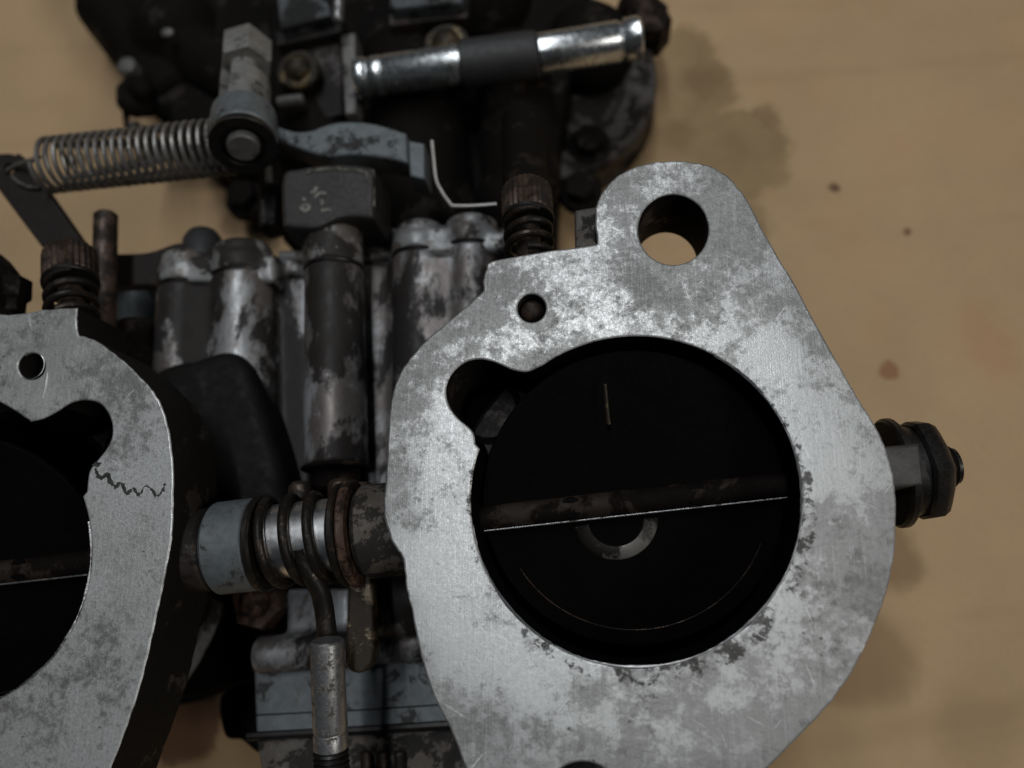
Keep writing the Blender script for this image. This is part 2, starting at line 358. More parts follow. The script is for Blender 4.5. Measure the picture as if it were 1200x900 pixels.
def sweep(bm, pts, r, seg=10, cap=True, mat=0):
    pts = [Vector(p) for p in pts]; n = len(pts)
    tang = [(pts[min(i + 1, n - 1)] - pts[max(i - 1, 0)]).normalized() for i in range(n)]
    _, u, w = frame(tang[0]); rings = []
    for i, p in enumerate(pts):
        t = tang[i]; u = (u - t * u.dot(t)).normalized(); w = t.cross(u)
        rr = r[i] if isinstance(r, (list, tuple)) else r
        rings.append([bm.verts.new(p + (u * math.cos(2 * math.pi * k / seg) + w * math.sin(2 * math.pi * k / seg)) * rr) for k in range(seg)])
    for a, b in zip(rings, rings[1:]):
        for k in range(seg):
            bm.faces.new((a[k], a[(k + 1) % seg], b[(k + 1) % seg], b[k])).material_index = mat
    if cap: bm.faces.new(list(reversed(rings[0]))); bm.faces.new(rings[-1])
def helix(A, B, rad, turns, per=22, r2=None, ph=0.0, up=None):
    a, u, w = frame(B - A, up); L = (B - A).length; n = int(turns * per); out = []
    for i in range(n + 1):
        f = i / n; th = 2 * math.pi * turns * f + ph
        rr = rad + ((r2 - rad) * f if r2 else 0)
        out.append(A + a * L * f + (u * math.cos(th) + w * math.sin(th)) * rr)
    return out
def spline(pts, per=6, close=True):
    """Catmull-Rom through 2D points; a third value of 1 marks a sharp corner"""
    n = len(pts); out = []
    for i in range(n if close else n - 1):
        p1, p2 = pts[i], pts[(i + 1) % n]
        p0 = pts[(i - 1) % n] if close or i else p1
        p3 = pts[(i + 2) % n] if close or i + 2 < n else p2
        if len(p1) > 2 and p1[2]: p0 = p1
        if len(p2) > 2 and p2[2]: p3 = p2
        for k in range(per):
            t = k / per; q = []
            for d in (0, 1):
                a, b, c, e = p0[d], p1[d], p2[d], p3[d]
                q.append(0.5 * (2 * b + (c - a) * t + (2 * a - 5 * b + 4 * c - e) * t * t + (3 * b - a - 3 * c + e) * t ** 3))
            out.append(tuple(q))
    if not close: out.append(tuple(pts[-1][:2]))
    return out
def circle(cx, cy, r, n=40): return [(cx + r * math.cos(2 * math.pi * i / n), cy + r * math.sin(2 * math.pi * i / n)) for i in range(n)]
def slab_mesh(loops, z0, z1, bev=0.3, res=2):
    """loops: photo-pixel outlines seen at height z1, the first outside and the rest holes -> bmesh of a bevelled plate"""
    cu = bpy.data.curves.new('outline', 'CURVE'); cu.dimensions = '2D'; cu.fill_mode = 'BOTH'
    cu.extrude = max((z1 - z0) / 2 - bev, 0.01); cu.bevel_depth = bev; cu.bevel_resolution = res
    cu.offset = -bev
    for L in loops:
        s = cu.splines.new('POLY'); q = [P(x, y, z1) for x, y in L]; s.points.add(len(q) - 1); s.use_cyclic_u = True
        for i, v in enumerate(q): s.points[i].co = (v.x, v.y, 0, 1)
    o = bpy.data.objects.new('outline', cu); COL.objects.link(o)
    bpy.context.view_layer.update()
    dg = bpy.context.evaluated_depsgraph_get()
    me = bpy.data.meshes.new_from_object(o.evaluated_get(dg))
    bm = bmesh.new(); bm.from_mesh(me)
    bpy.data.objects.remove(o); bpy.data.curves.remove(cu); bpy.data.meshes.remove(me)
    bmesh.ops.remove_doubles(bm, verts=bm.verts, dist=0.004)
    bmesh.ops.recalc_face_normals(bm, faces=bm.faces)
    for v in bm.verts: v.co.z += (z0 + z1) / 2
    for f in bm.faces: f.material_index = 0
    return bm
def slab(name, loops, z0, z1, mats, parent, bev=0.3, org=None, side=None):
    bm = slab_mesh(loops, z0, z1, bev)
    if side is not None:
        for f in bm.faces:
            if abs(f.normal.z) < 0.3 or f.normal.z < -0.5:
                q = f.calc_center_median() - (org or Vector((0, 0, 0))); f.material_index = side + (1 if len(mats) > 2 and math.hypot(q.x, q.y) < 26.5 else 0)
    o = finish(name, bm, mats, parent, org, sharp=30)
    me = o.data; me.polygons.foreach_set('use_smooth', [abs(p.normal.z) < 0.99 for p in me.polygons])
    return o
def merge(bm, other):
    me = bpy.data.meshes.new('tmp'); other.to_mesh(me); other.free(); bm.from_mesh(me); bpy.data.meshes.remove(me)
def box(bm, x0, y0, x1, y1, z0, z1, bev=0.3):
    merge(bm, slab_mesh([[(x0, y0), (x1, y0), (x1, y1), (x0, y1)]], z0, z1, bev))
def fused(name, bm, mats, parent, voxel=0.55, smooth=6):
    """melt the overlapping solids of bm into one casting with rounded inner corners"""
    bmesh.ops.triangulate(bm, faces=bm.faces[:])
    me = bpy.data.meshes.new('raw'); bm.to_mesh(me); bm.free()
    o = bpy.data.objects.new('raw', me); COL.objects.link(o)
    m = o.modifiers.new('r', 'REMESH'); m.mode = 'VOXEL'; m.voxel_size = voxel
    s = o.modifiers.new('s', 'SMOOTH'); s.factor = 0.5; s.iterations = smooth
    bpy.context.view_layer.update(); dg = bpy.context.evaluated_depsgraph_get()
    out = bpy.data.meshes.new_from_object(o.evaluated_get(dg))
    bpy.data.objects.remove(o); bpy.data.meshes.remove(me)
    b2 = bmesh.new(); b2.from_mesh(out); bpy.data.meshes.remove(out)
    return finish(name, b2, mats, parent, sharp=60)
def sphere(bm, c, r, sx=1, sy=1, sz=1, seg=24):
    bmesh.ops.create_uvsphere(bm, u_segments=seg, v_segments=seg // 2, radius=r, matrix=Matrix.Translation(c) @ Matrix.Diagonal((sx, sy, sz, 1)))
def hexnut(bm, A, B, r, phase=0.0, c=0.35):
    L = (B - A).length
    lathe(bm, A, B, [(0, 0), (0, r * 0.93), (0.5, r), (L - 0.5, r), (L, r * 0.93), (L, 0)], 6, 0, phase=phase)

# ------------------------------------------------------------------ the surface
bm = bmesh.new()
n = 90; size = 900.0
grid = [[None] * (n + 1) for _ in range(n + 1)]
for i in range(n + 1):
    for j in range(n + 1):
        x = (i / n - 0.5) * size; y = (j / n - 0.5) * size
        q = y - x * 0.1
        h = 0.35 * math.sin(q / 9.0) + 0.5 * math.sin(x / 70 + y / 110) - 0.9
        grid[i][j] = bm.verts.new((x, y, BED + h * 0.8))
for i in range(n):
    for j in range(n):
        bm.faces.new((grid[i][j], grid[i + 1][j], grid[i + 1][j + 1], grid[i][j + 1]))
g = bmesh.ops.extrude_face_region(bm, geom=bm.faces[:])
for v in [e for e in g['geom'] if isinstance(e, bmesh.types.BMVert)]: v.co.z = BED - 4.5
bmesh.ops.recalc_face_normals(bm, faces=bm.faces)
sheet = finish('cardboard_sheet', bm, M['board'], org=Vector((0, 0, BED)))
tag(sheet, 'flat brown corrugated cardboard sheet with oil stains and painted shadow under the carburetor', kind='structure')
bm = bmesh.new(); bmesh.ops.create_grid(bm, x_segments=1, y_segments=1, size=4000)
for v in bm.verts: v.co.z = BED - 5.2
floor = finish('floor', bm, mat_plain('grey_concrete', (0.22, 0.21, 0.2), 0.8, 0, 0.3, 0.02, 0.2), org=Vector((0, 0, BED - 5.2)), smooth=False)
tag(floor, 'grey concrete floor under the cardboard', kind='structure')

# ------------------------------------------------------------------ the carburetor
CARB = empty('twin_barrel_carburetor', (P(400, 600, BED).x, P(400, 600, BED).y, BED))
tag(CARB, 'grimy twin barrel carburetor lying on cardboard with two worn grey flanges facing up', 'carburetor')

RB = (746, 588); LB = (-87, 645); BR = 194
def bore_loop(c, pocket, pr, joints):
    """bore circle opened into the side pocket between two joint angles (degrees, picture sense)"""
    a0, a1 = joints; out = []
    k = 110
    for i in range(k + 1):
        a = R(a0 + (a1 - a0) * i / k); out.append((c[0] + BR * math.cos(a), c[1] + BR * math.sin(a)))
    return out + pocket
# right flange
outline = spline([(700, 285, 1), (697, 255), (700, 236), (712, 216), (730, 202), (757, 191), (790, 188), (820, 191), (842, 199), (860, 213), (877, 236),
    (900, 280), (930, 330), (957, 380), (985, 430), (1008, 470), (1025, 497), (1037, 522), (1046, 552), (1050, 585), (1050, 625), (1046, 665), (1036, 705),
    (1020, 745), (998, 790), (970, 828), (940, 860), (905, 895), (860, 940), (820, 985), (780, 1018), (730, 1036), (683, 1040), (630, 1025), (590, 985), (562, 940),
    (545, 900), (530, 860), (510, 820), (493, 770), (483, 720), (476, 690), (472, 655), (462, 640), (452, 615), (449, 590), (452, 555), (455, 500), (458, 470),
    (465, 445), (480, 420), (500, 398), (530, 372), (556, 350), (566, 341, 1), (566, 328), (569, 315), (577, 306), (640, 294), (690, 288)], 5)
def rough_edge(L, amp):
    rr = random.Random(3); return [(x + rr.uniform(-amp, amp), y + rr.uniform(-amp, amp)) for x, y in L]
outline = rough_edge(outline, 0.55)
pocket = spline([(634, 429), (618, 436), (602, 434), (590, 429), (578, 424), (562, 421), (545, 425), (530, 438), (523, 456), (526, 475), (537, 490), (550, 501), (556, 510), (557, 522)], 4, False)[1:-1]
a_start = math.degrees(math.atan2(524 - RB[1], 557 - RB[0])); a_end = math.degrees(math.atan2(428 - RB[1], 635 - RB[0]))
if a_start > 0: a_start -= 360
# go the long way round, from the lower joint through bottom, right, top to the upper joint
hole = bore_loop(RB, [], 0, (a_end, a_start + 360)) ; hole = hole + list(reversed(pocket))
o1 = P(*RB, 0)
loops = [outline, hole, circle(789, 269, 41), circle(623, 361, 16.5, 28), circle(683, 936, 43)]
FLR = slab('throttle_flange', loops, -12.5, 0, [FACE, M['side'], M['soot']], CARB, 0.28, org=o1, side=1)
tag(FLR, 'complete grey flange with bore, round top lug and blotched worn face')

# left flange: the mirror image, partly outside the picture
mir = [(-87 - (x - 746), y + 57) for x, y in reversed(outline)]
vis = spline([(-38, 345, 1), (0, 368), (50, 363), (91, 360, 1), (90, 376), (92, 392, 1), (112, 399), (134, 414), (160, 437), (180, 459), (190, 477), (198, 505), (203, 545), (203, 600), (201, 632), (194, 672), (186, 710),
    (175, 760), (161, 815), (142, 868), (128, 905), (110, 950), (85, 1000), (55, 1040)], 5, False)
rest = [(x, y) for x, y in mir if (x < -30 and y < 1040) or (y >= 1040 and x < 50)]
cxm, cym = -100, 640
vis = rough_edge(vis, 0.5)
allp = vis + rest
allp.sort(key=lambda p: math.atan2(p[1] - cym, p[0] - cxm))
lpocket = spline([(36, 494), (50, 491), (66, 483), (84, 472), (102, 469), (118, 474), (129, 490), (131, 510), (124, 526), (113, 540), (106, 549), (103, 558), (101, 580)], 4, False)[1:-1]
b0 = math.degrees(math.atan2(580 - LB[1], 101 - LB[0])); b1 = math.degrees(math.atan2(494 - LB[1], 36 - LB[0]))
lh = bore_loop(LB, [], 0, (b0, b1 + 360)) + lpocket
loops = [allp, lh, circle(37, 429, 15.5, 28), circle(-131, 328, 41), circle(-20, 990, 43)]
o2 = P(*LB, 0)
FLL = slab('throttle_flange', loops, -12.5, 0, [FACE2, M['side'], M['soot']], CARB, 0.28, org=o2, side=1)
tag(FLL, 'grey flange cut off by the picture edge, with a jagged dark line across its face')

def barrel(fl, org, c, px_pocket):
    z = -10.02
    bm = bmesh.new()
    C = lambda h: Vector((org.x, org.y, h))
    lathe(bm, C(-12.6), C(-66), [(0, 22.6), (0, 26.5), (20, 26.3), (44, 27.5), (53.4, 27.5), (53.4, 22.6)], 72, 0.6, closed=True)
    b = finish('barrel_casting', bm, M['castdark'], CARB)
    bm = bmesh.new()
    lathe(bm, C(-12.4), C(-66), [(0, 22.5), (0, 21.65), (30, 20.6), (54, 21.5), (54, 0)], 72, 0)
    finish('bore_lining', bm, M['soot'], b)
    # lower mounting flange standing on the cardboard
    bm = bmesh.new(); lathe(bm, C(-66.1), C(BED), [(0, 21), (0, 30), (3.6, 30), (3.6, 21)], 60, 0.4, closed=True)
    finish('intake_flange', bm, M['castdark'], CARB)
    # the pocket beside the bore: a blind well with a step
    pc = P(*px_pocket, 0)
    bm = bmesh.new(); V = lambda h: Vector((pc.x, pc.y, h))
    lathe(bm, V(-12.4), V(-30), [(0, 5.2), (0, 4.15), (16, 4.0), (16, 0)], 32, 0)
    finish('pocket_well', bm, M['soot'], b)
    return b
BARR = barrel(FLR, o1, RB, (558, 458)); BARL = barrel(FLL, o2, LB, (99, 506))

SH0 = P(205, 648, -8.5); SH1 = P(1127, 545, -8.5)
sdir = (SH1 - SH0).normalized()
def on_shaft(x):                        # shaft point under photo column x
    # solve along the line: columns vary linearly enough for bisection
    lo, hi = -400.0, 400.0
    inv = CAMQ.inverted()
    def col(t):
        q = inv @ (SH0 + sdir * t - Vector((0, 0, CAMH))); return 600 + F_PX * q.x / -q.z
    for _ in range(60):
        mid = (lo + hi) / 2
        if col(mid) < x: lo = mid
        else: hi = mid
    return SH0 + sdir * lo
def throttle(fl, org, tilt, lit):
    c = Vector((org.x, org.y, 0)); t = (c - SH0).dot(sdir); ctr = SH0 + sdir * t
    ydir = Vector((0, 0, 1)).cross(sdir).normalized()       # points to the top of the picture
    nrm = Matrix.Rotation(R(tilt), 3, sdir) @ Vector((0, 0, 1))
    bm = bmesh.new(); lathe(bm, ctr - nrm * 1.4, ctr - nrm * 0.4, [(0, 0), (0, 20.95), (1.0, 20.95), (1.0, 0)], 80, 0.15, up=ydir)
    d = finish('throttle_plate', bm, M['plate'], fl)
    pdir = nrm.cross(sdir)
    # ring mark that shows as a pale crescent below the shaft
    bm = bmesh.new(); cc = ctr - pdir * 2.3 - sdir * 2.6 - nrm * 0.36
    ring = []
    for i in range(29):
        a = R(184 + 172 * i / 28)
        for rr, h in ((3.9, 0), (4.2, 0.16), (5.5, 0.16), (5.8, 0)):
            ring.append(bm.verts.new(cc + (sdir * math.cos(a) + pdir * math.sin(a)) * rr + nrm * h))
    for i in range(28):
        for k in range(3): bm.faces.new((ring[i * 4 + k], ring[i * 4 + 4 + k], ring[i * 4 + 5 + k], ring[i * 4 + 1 + k]))
    finish('crescent_mark', bm, M['crescent'], fl)
    # thin groove near the lower rim
    bm = bmesh.new(); pts = []
    for i in range(60):
        a = R(205 + 130 * i / 59); pts.append(ctr + (sdir * math.cos(a) + pdir * math.sin(a)) * 18.6 - nrm * 0.38)
    sweep(bm, pts, 0.07, 5); finish('rim_line', bm, M['brown'], fl)
    # the flat of the shaft that carries the plate
    bm = bmesh.new()
    e0, e1 = ctr - sdir * 20.95, ctr + sdir * 20.95
    sweep(bm, [e0 - ydir * 1.8 + Vector((0, 0, 0.8)), e1 - ydir * 1.8 + Vector((0, 0, 0.8))], 0.12, 8)
    finish('shaft_edge', bm, M['steel'], fl)
    bm = bmesh.new()
    for s in (-1, 1):
        q = ctr + sdir * s * 8.5 + Vector((0, 0, 1.2)); lathe(bm, q, q + Vector((0, 0, 1)), [(0, 0), (0, 1.5), (0.35, 1.5), (0.5, 0)], 20, 0.1)
    finish('plate_screw', bm, M['plate'], fl)
for fl_, c_, a0_, a1_ in ((FLR, RB, -62, 172), (FLL, LB, -10, 80)):
    bm = bmesh.new(); rr = random.Random(8); pp = []; rad_ = []
    for i in range(150):
        a = R(a0_ + (a1_ - a0_) * i / 149); pp.append(P(c_[0] + (BR - 0.2) * math.cos(a), c_[1] + (BR - 0.2) * math.sin(a), -0.12)); rad_.append(max(0.03, 0.14 + 0.07 * math.sin(i * 0.21) + rr.uniform(-.05, .05)))
    sweep(bm, pp, rad_, 6); finish('rim_highlight', bm, M['polish'], fl_)  # bright strip added as the highlight along part of the bevel
throttle(FLR, o1, 20, True); throttle(FLL, o2, 20, False)
# glint of a nozzle on the dark plate, imitated by a brass sliver
c_ = Vector((o1.x, o1.y, -8.5))
bm = bmesh.new(); sweep(bm, [P(709, 450, -1.6), P(711, 475, -2.4), P(713, 497, -3.4)], [0.25, 0.3, 0.33], 8); finish('nozzle_glint', bm, M['brass'], FLR)
# pin sunk in the small hole and a bright bruise round the left one
bm = bmesh.new(); q = P(623, 362, -1.2); lathe(bm, q + Vector((0, 0, -6)), q, [(0, 0), (0, 1.7), (5.0, 1.7), (5.7, 1.35), (6.1, 0.7), (6.2, 0)], 28, 0.1); finish('dowel_pin', bm, M['brown'], FLR)
bm = bmesh.new(); cyl(bm, P(37, 429, -4) + Vector((0, 0, -5)), P(37, 429, -4), 2.2, 24, 0.1); finish('dark_hole_floor', bm, M['soot'], FLL)  # black disc added to give the hole its dark depth
bm = bmesh.new(); cyl(bm, P(683, 936, 0) + Vector((0, 0, -16)), P(683, 936, 0) + Vector((0, 0, -8)), 4.0, 32, 0.4); finish('dark_hole_floor', bm, M['castdark'], FLR)
bm = bmesh.new(); q = P(37, 429, 0.0); pts = [q + Vector((math.cos(R(a)) * 2.0, math.sin(R(a)) * 2.0, 0.02)) for a in range(-120, 130, 8)]
sweep(bm, pts, 0.07, 6); sweep(bm, [P(56, 436, .02), P(54, 450, .03), P(50, 467, .02)], [0.1, 0.16, 0.05], 6); finish('scratch_burr', bm, M['polish'], FLL)
bm = bmesh.new()
zz = [(108, 545), (116, 543), (112, 552), (119, 560), (126, 555), (130, 565), (136, 571), (142, 566), (149, 578), (156, 572), (163, 580), (170, 570), (178, 573), (182, 581), (190, 576), (193, 566)]
zz = spline(zz, 5, False); rr = random.Random(5)
sweep(bm, [P(x + rr.uniform(-.8, .8), y + rr.uniform(-.8, .8), 0.0) for x, y in zz], [max(0.06, 0.30 + rr.uniform(-.26, .14)) for _ in zz], 6)
for v in bm.verts: v.co.z = v.co.z * 0.1
finish('gasket_residue', bm, M['residue'], FLL)

# throttle shaft, one bar through both barrels
bm = bmesh.new()
L0 = on_shaft(-360); Lx = lambda x: (on_shaft(x) - L0).length
lathe(bm, L0, L0 + sdir, [(0, 0), (0, 3.4), (Lx(-290), 3.4), (Lx(-290), 1.75), (Lx(115), 1.75), (Lx(115), 3.2), (Lx(550), 3.2), (Lx(550), 1.75), (Lx(935), 1.75), (Lx(935), 2.9), (Lx(1112), 2.9), (Lx(1112), 0)], 32, 0.2)
SHAFT = finish('throttle_shaft', bm, M['bar'], CARB)
# end nut, washer, neck and threaded tip at the right
bm = bmesh.new(); lathe(bm, on_shaft(1040), on_shaft(1060), [(0, 0), (0, 7.4), (1.5, 7.4), (1.5, 0)], 40, 0.4); finish('washer', bm, M['black'], SHAFT)
a, u, w = frame(sdir)
slab('square_neck', [[(1025, 524), (1078, 519), (1083, 568), (1030, 574)]], -8, -0.7, M['neck'], SHAFT, 0.5)
bm = bmesh.new(); q0, q1 = on_shaft(1068), on_shaft(1110)
lathe(bm, q0, q1, [(0, 0), (0, 6.7), (0.4, 7.1), (1.8, 7.0), (2.7, 6.4), (3.4, 5.3), (3.7, 4.2), (3.8, 0)], 12, 0, knurl=0.07, phase=R(8)); finish('hex_nut', bm, M['black'], SHAFT)
bm = bmesh.new(); lathe(bm, on_shaft(1046), on_shaft(1070), [(0, 0), (0, 6.0), ((on_shaft(1070) - on_shaft(1046)).length, 6.0), ((on_shaft(1070) - on_shaft(1046)).length, 0)], 40, 0.2); finish('spacer', bm, M['black'], SHAFT)
bm = bmesh.new(); q0 = on_shaft(1094); L = (on_shaft(1119) - q0).length
prof = [(0, 0), (0, 2.7)]; t = 0.3
while t < L - 0.3: prof += [(t, 2.8), (t + 0.22, 2.45)]; t += 0.45
lathe(bm, q0, q0 + sdir, prof + [(L, 2.4), (L, 0)], 28, 0); finish('threaded_tip', bm, M['black'], SHAFT)

# spring, collars and bosses on the shaft between the flanges
def ring(name, x0, x1, r, m, c=0.4, seg=48, off=0, label=None):
    bm = bmesh.new(); q0, q1 = on_shaft(x0), on_shaft(x1); L = (q1 - q0).length; d = w * 0
    lathe(bm, q0, q1, [(0, 0), (0, r), (L, r), (L, 0)], seg, c)
    o = finish(name, bm, m, SHAFT)
    if label: o['label'] = label
    return o
ring('shaft_boss', 196, 256, 5.9, M['castdark'], 1.0)
ring('shaft_boss', 424, 490, 6.6, M['dirt'], 0.8)
ring('collar', 256, 306, 6.6, M['zinc'], 0.5, label='pale grey collar')
ring('spring_cup', 305, 314, 6.9, M['coil'], 0.3)
ring('collar', 400, 409, 7.3, M['coil'], 0.3, label='thin bronze collar')
ring('collar', 411, 421, 7.6, M['rust'], 0.3, label='rusty collar')
ring('polished_sleeve', 318, 396, 5.3, M['polish'], 0.2)
bm = bmesh.new()
pts = helix(on_shaft(313), on_shaft(396), 6.0, 3.07, 44, ph=-2.56)
leg = spline([(376, 668), (375, 690), (379, 715), (385, 752)], 6, False)
sweep(bm, pts, 0.74, 12)
finish('torsion_spring', bm, M['coil'], SHAFT)
bm = bmesh.new()
sweep(bm, [P(x, y, -4.5 - i * 0.2) for i, (x, y) in enumerate(spline([(352, 640), (362, 668), (374, 690), (380, 715), (385, 758)], 6, False))], 1.35, 14)
finish('spring_leg', bm, M['coil'], SHAFT)
# rod with threaded end
bm = bmesh.new(); q0, q1 = P(383, 750, -5), P(388, 878, -8); L = (q1 - q0).length
lathe(bm, q0, q1, [(0, 0), (0, 2.25), (L - 2.6, 2.3), (L - 2.5, 2.15), (L - 2.2, 2.15), (L - 2.1, 2.3), (L, 2.3), (L, 0)], 36, 0.25)
ROD = finish('adjusting_rod', bm, M['steel'], CARB)
bm = bmesh.new(); q2 = q1 + (q1 - q0).normalized() * 14
prof = [(0, 0), (0, 2.2)]; t = 0.3
while t < 13: prof += [(t, 2.4), (t + 0.38, 2.0)]; t += 0.75
lathe(bm, q1 + (q1 - q0).normalized() * 0.05, q2, prof + [(13.5, 2), (13.5, 0)], 28, 0); finish('thread', bm, M['black'], ROD)
slab('stop_arm', [spline([(406, 640, 1), (430, 640, 1), (436, 700), (437, 765), (431, 783), (419, 789), (407, 783), (404, 765), (407, 700)], 6)], -13.5, -10.5, M['stain'], CARB, 0.5)

# ------------------------------------------------------------------ central casting
TUBES = [  # column at top and bottom, top, seam, bottom, radius (mm), height of the axis
    (219, 207, 300, 338, 560, 4.9, -29.2),
    (285, 287, 290, 327, 590, 5.9, -29),
    (391, 394, 262, 316, 547, 5.2, -24),
    (492, 494, 266, 302, 500, 5.0, -29),
    (553, 552, 260, 295, 500, 5.3, -29)]
low = bmesh.new(); caps = bmesh.new(); seams = bmesh.new()
for i, (xt, xb, yt, ysm, yb, r, z) in enumerate(TUBES):
    a_, s_, b_ = P(xt, yt, z), P(xt + (xb - xt) * (ysm - yt) / (yb - yt), ysm, z), P(xb, yb, z)
    ax = (b_ - s_).normalized()
    cyl(low, s_ + ax * 0.12, b_, r, 40, 0.3, r2=r * 1.03)
    cyl(caps, a_, s_ - ax * 0.12, r * 0.9, 40, 0.7, r2=r)
    cyl(caps, a_.lerp(s_, 0.45), s_ - ax * 0.12, r * 1.02, 40, .4)
    sweep(seams, helix(s_ - ax * 0.01, s_ + ax * 0.01, r * 0.955, 1, 48), 0.42, 8, False)
# the webs that join the columns into one casting
for x0, x1, yt0, yt1, z in ((188, 330, 338, 326, -31.5), (208, 300, 334, 328, -24.6), (325, 362, 330, 318, -30.5), (424, 465, 310, 305, -30.5), (455, 600, 304, 292, -30), (488, 560, 300, 294, -24.3)):
    ys = (yt0 + yt1) / 2
    box(low, x0, ys + 1, x1, 575, -48, z, .6)
    box(caps, x0, ys - 32, x1, ys - 1, -48, z - .3, .6)
    box(seams, x0, ys - 2, x1, ys + 2, -48, z - .5, .1)
for x0, x1, y0, y1, z in ((200, 322, 296, 331, -25.4), (318, 352, 300, 322, -29.5), (470, 600, 268, 295, -24.6), (430, 470, 285, 303, -29.5)):
    box(caps, x0, y0, x1, y1, -48, z, 1.2)
cyl(caps, P(391, 240, -24), P(391, 300, -24), 5.2, 40, .3)
fused('body_casting', low, M['cast'], CARB, 0.42, 7)
fused('jet_cover', caps, M['capcast'], CARB, 0.42, 7)
finish('gasket', seams, M['black'], CARB)
bm = bmesh.new(); cyl(bm, P(394, 547, -24), P(394, 575, -24), 3.9, 32, 0.4); cyl(bm, P(394, 546, -23.5), P(394, 551, -23.5), 5.8, 36, 0.3)
finish('tube_base', bm, M['bar'], CARB)
bm = bmesh.new()
for x, y in ((352, 565), (398, 562), (425, 566)): cyl(bm, P(x, y, -17), P(x + 1, y + 24, -17), 1.9, 20, 0.6)
finish('bracket_lug', bm, M['brown'], CARB)

# dark mass behind: main body block, fairings into the barrels
bm = bmesh.new()
box(bm, 200, 380, 620, 700, -68, -40, 1)
sphere(bm, P(248, 520, -38), 14, 1.0, 1.15, 1.1)
sphere(bm, P(300, 560, -38), 9)
sphere(bm, P(545, 465, -26), 12, 0.8, 1.0, 0.85)
cyl(bm, P(250, 470, -36), P(180, 640, -36), 9, 32, 1)
cyl(bm, P(520, 450, -34), P(600, 640, -34), 10, 32, 1)
box(bm, 270, 640, 520, 760, -60, -38, 1)
fused('main_body', bm, M['deep'], CARB, 0.8, 8)
bm = slab_mesh([spline([(140, 480), (180, 442), (225, 419), (264, 408), (287, 423), (301, 462), (318, 515), (331, 570), (331, 630), (140, 650)], 5)], -48, -21, 2.5)
sphere(bm, P(225, 480, -27), 8.5); cyl(bm, P(262, 440, -27), P(300, 620, -29), 6.5, 32, 2); cyl(bm, P(205, 470, -28), P(215, 640, -28), 8.6, 32, 2)
fused('barrel_shoulder', bm, M['shoulder'], CARB, 0.5, 16)

# lower ledge and accelerator pump below the shaft
bm = bmesh.new()
cyl(bm, P(300, 768, -30), P(520, 750, -30), 3.1, 32, 0.8); cyl(bm, P(425, 700, -30), P(500, 694, -30), 7.4, 32, 1.2)
box(bm, 335, 690, 410, 765, -36, -30, .6); box(bm, 430, 690, 520, 760, -36, -28, .6)
fused('pump_ledge', bm, M['cast'], CARB, 0.45, 5)
PUMP = slab('pump_cover', [[(297, 784), (560, 764), (575, 850), (300, 862)]], -40, -31, M['zinc'], CARB, 0.5)
bm = bmesh.new(); sweep(bm, [P(296, 783, -31), P(420, 774, -31), P(560, 763, -31)], 0.55, 8); sweep(bm, [P(290, 863, -31), P(420, 856, -31), P(580, 846, -31)], 0.7, 8)
sweep(bm, [P(300, 838, -31), P(420, 832, -31), P(575, 822, -31)], 0.14, 6); finish('pump_gasket', bm, M['black'], PUMP)
slab('pump_flange', [[(300, 867), (590, 850), (600, 940), (312, 940)]], -42, -32, M['dirt'], PUMP, 0.5)
bm = bmesh.new()
for i, x in enumerate((428, 447, 468)): cyl(bm, P(x, 880, -30.5), P(x + 2, 930, -30.5), 0.9, 12, 0.2)
finish('pump_rib', bm, M['castdark'], PUMP)
slab('side_lug', [spline([(258, 815), (300, 805), (305, 880), (282, 868), (262, 862)], 4)], -60, -48, M['castdark'], CARB, 0.8)
bm = bmesh.new(); q = P(300, 706, -27); hexnut(bm, q + Vector((0, 0, -5)), q, 4.6, 0.3); sphere(bm, q, 2.6, 1, 1, .6); finish('rusty_bolt', bm, M['rust'], CARB)
bm = bmesh.new()
sweep(bm, [P(x, y, -34) for x, y in spline([(231, 702), (222, 735), (211, 765), (203, 790)], 6, False)], 0.95, 10)
finish('cast_rib', bm, M['cast'], CARB)
bm = bmesh.new()
sweep(bm, [P(x, y, -34) for x, y in spline([(256, 703), (240, 745), (222, 778), (203, 805)], 6, False)], 1.3, 10)
finish('cast_rib', bm, M['cast'], CARB)
slab('lower_web', [spline([(200, 690, 1), (300, 690, 1), (320, 790, 1), (230, 815), (196, 818, 1)], 4)], -60, -40, M['deep'], CARB, 0.8)

# ------------------------------------------------------------------ mixture screws
def mixture_screw(A, B, r, label, extra=None):
    """A at the flange side, B the top of the knurled head"""
    L = (B - A).length; d = (B - A).normalized()
    bm = bmesh.new()
    lathe(bm, A, B, [(L * 0.50, 0), (L * 0.50, r * 0.98), (L * 0.58, r), (L * 0.94, r), (L, r * 0.9), (L, 0)], 56, 0.12, knurl=0.06)
    cyl(bm, A - d * 3, A + d * L * 0.52, r * 0.45, 20)
    h = finish('mixture_screw', bm, M['brown'], CARB); h['label'] = label
    bm = bmesh.new(); sweep(bm, helix(A - d * 2.0, A + d * L * 0.47, r * 0.82, 3.1, 30), r * 0.15, 10); finish('screw_spring', bm, M['coil'], h)
    bm = bmesh.new(); lathe(bm, A, B, [(L * 0.44, 0), (L * 0.44, r * 1.02), (L * 0.5, r * 1.02), (L * 0.5, 0)], 36, 0.15); finish('washer', bm, M['black'], h)
    return h
mixture_screw(P(620, 292, -7), P(617, 222, -10), 4.0, 'knurled screw with the bright bent wire at its side')
mixture_screw(P(84, 364, -7), P(82, 297, -10), 4.2, 'knurled screw beside the black lever')
slab('flange_tab', [[(673, 246), (702, 241), (704, 300), (674, 300)]], -16, -4, M['dirt'], CARB, 0.5)
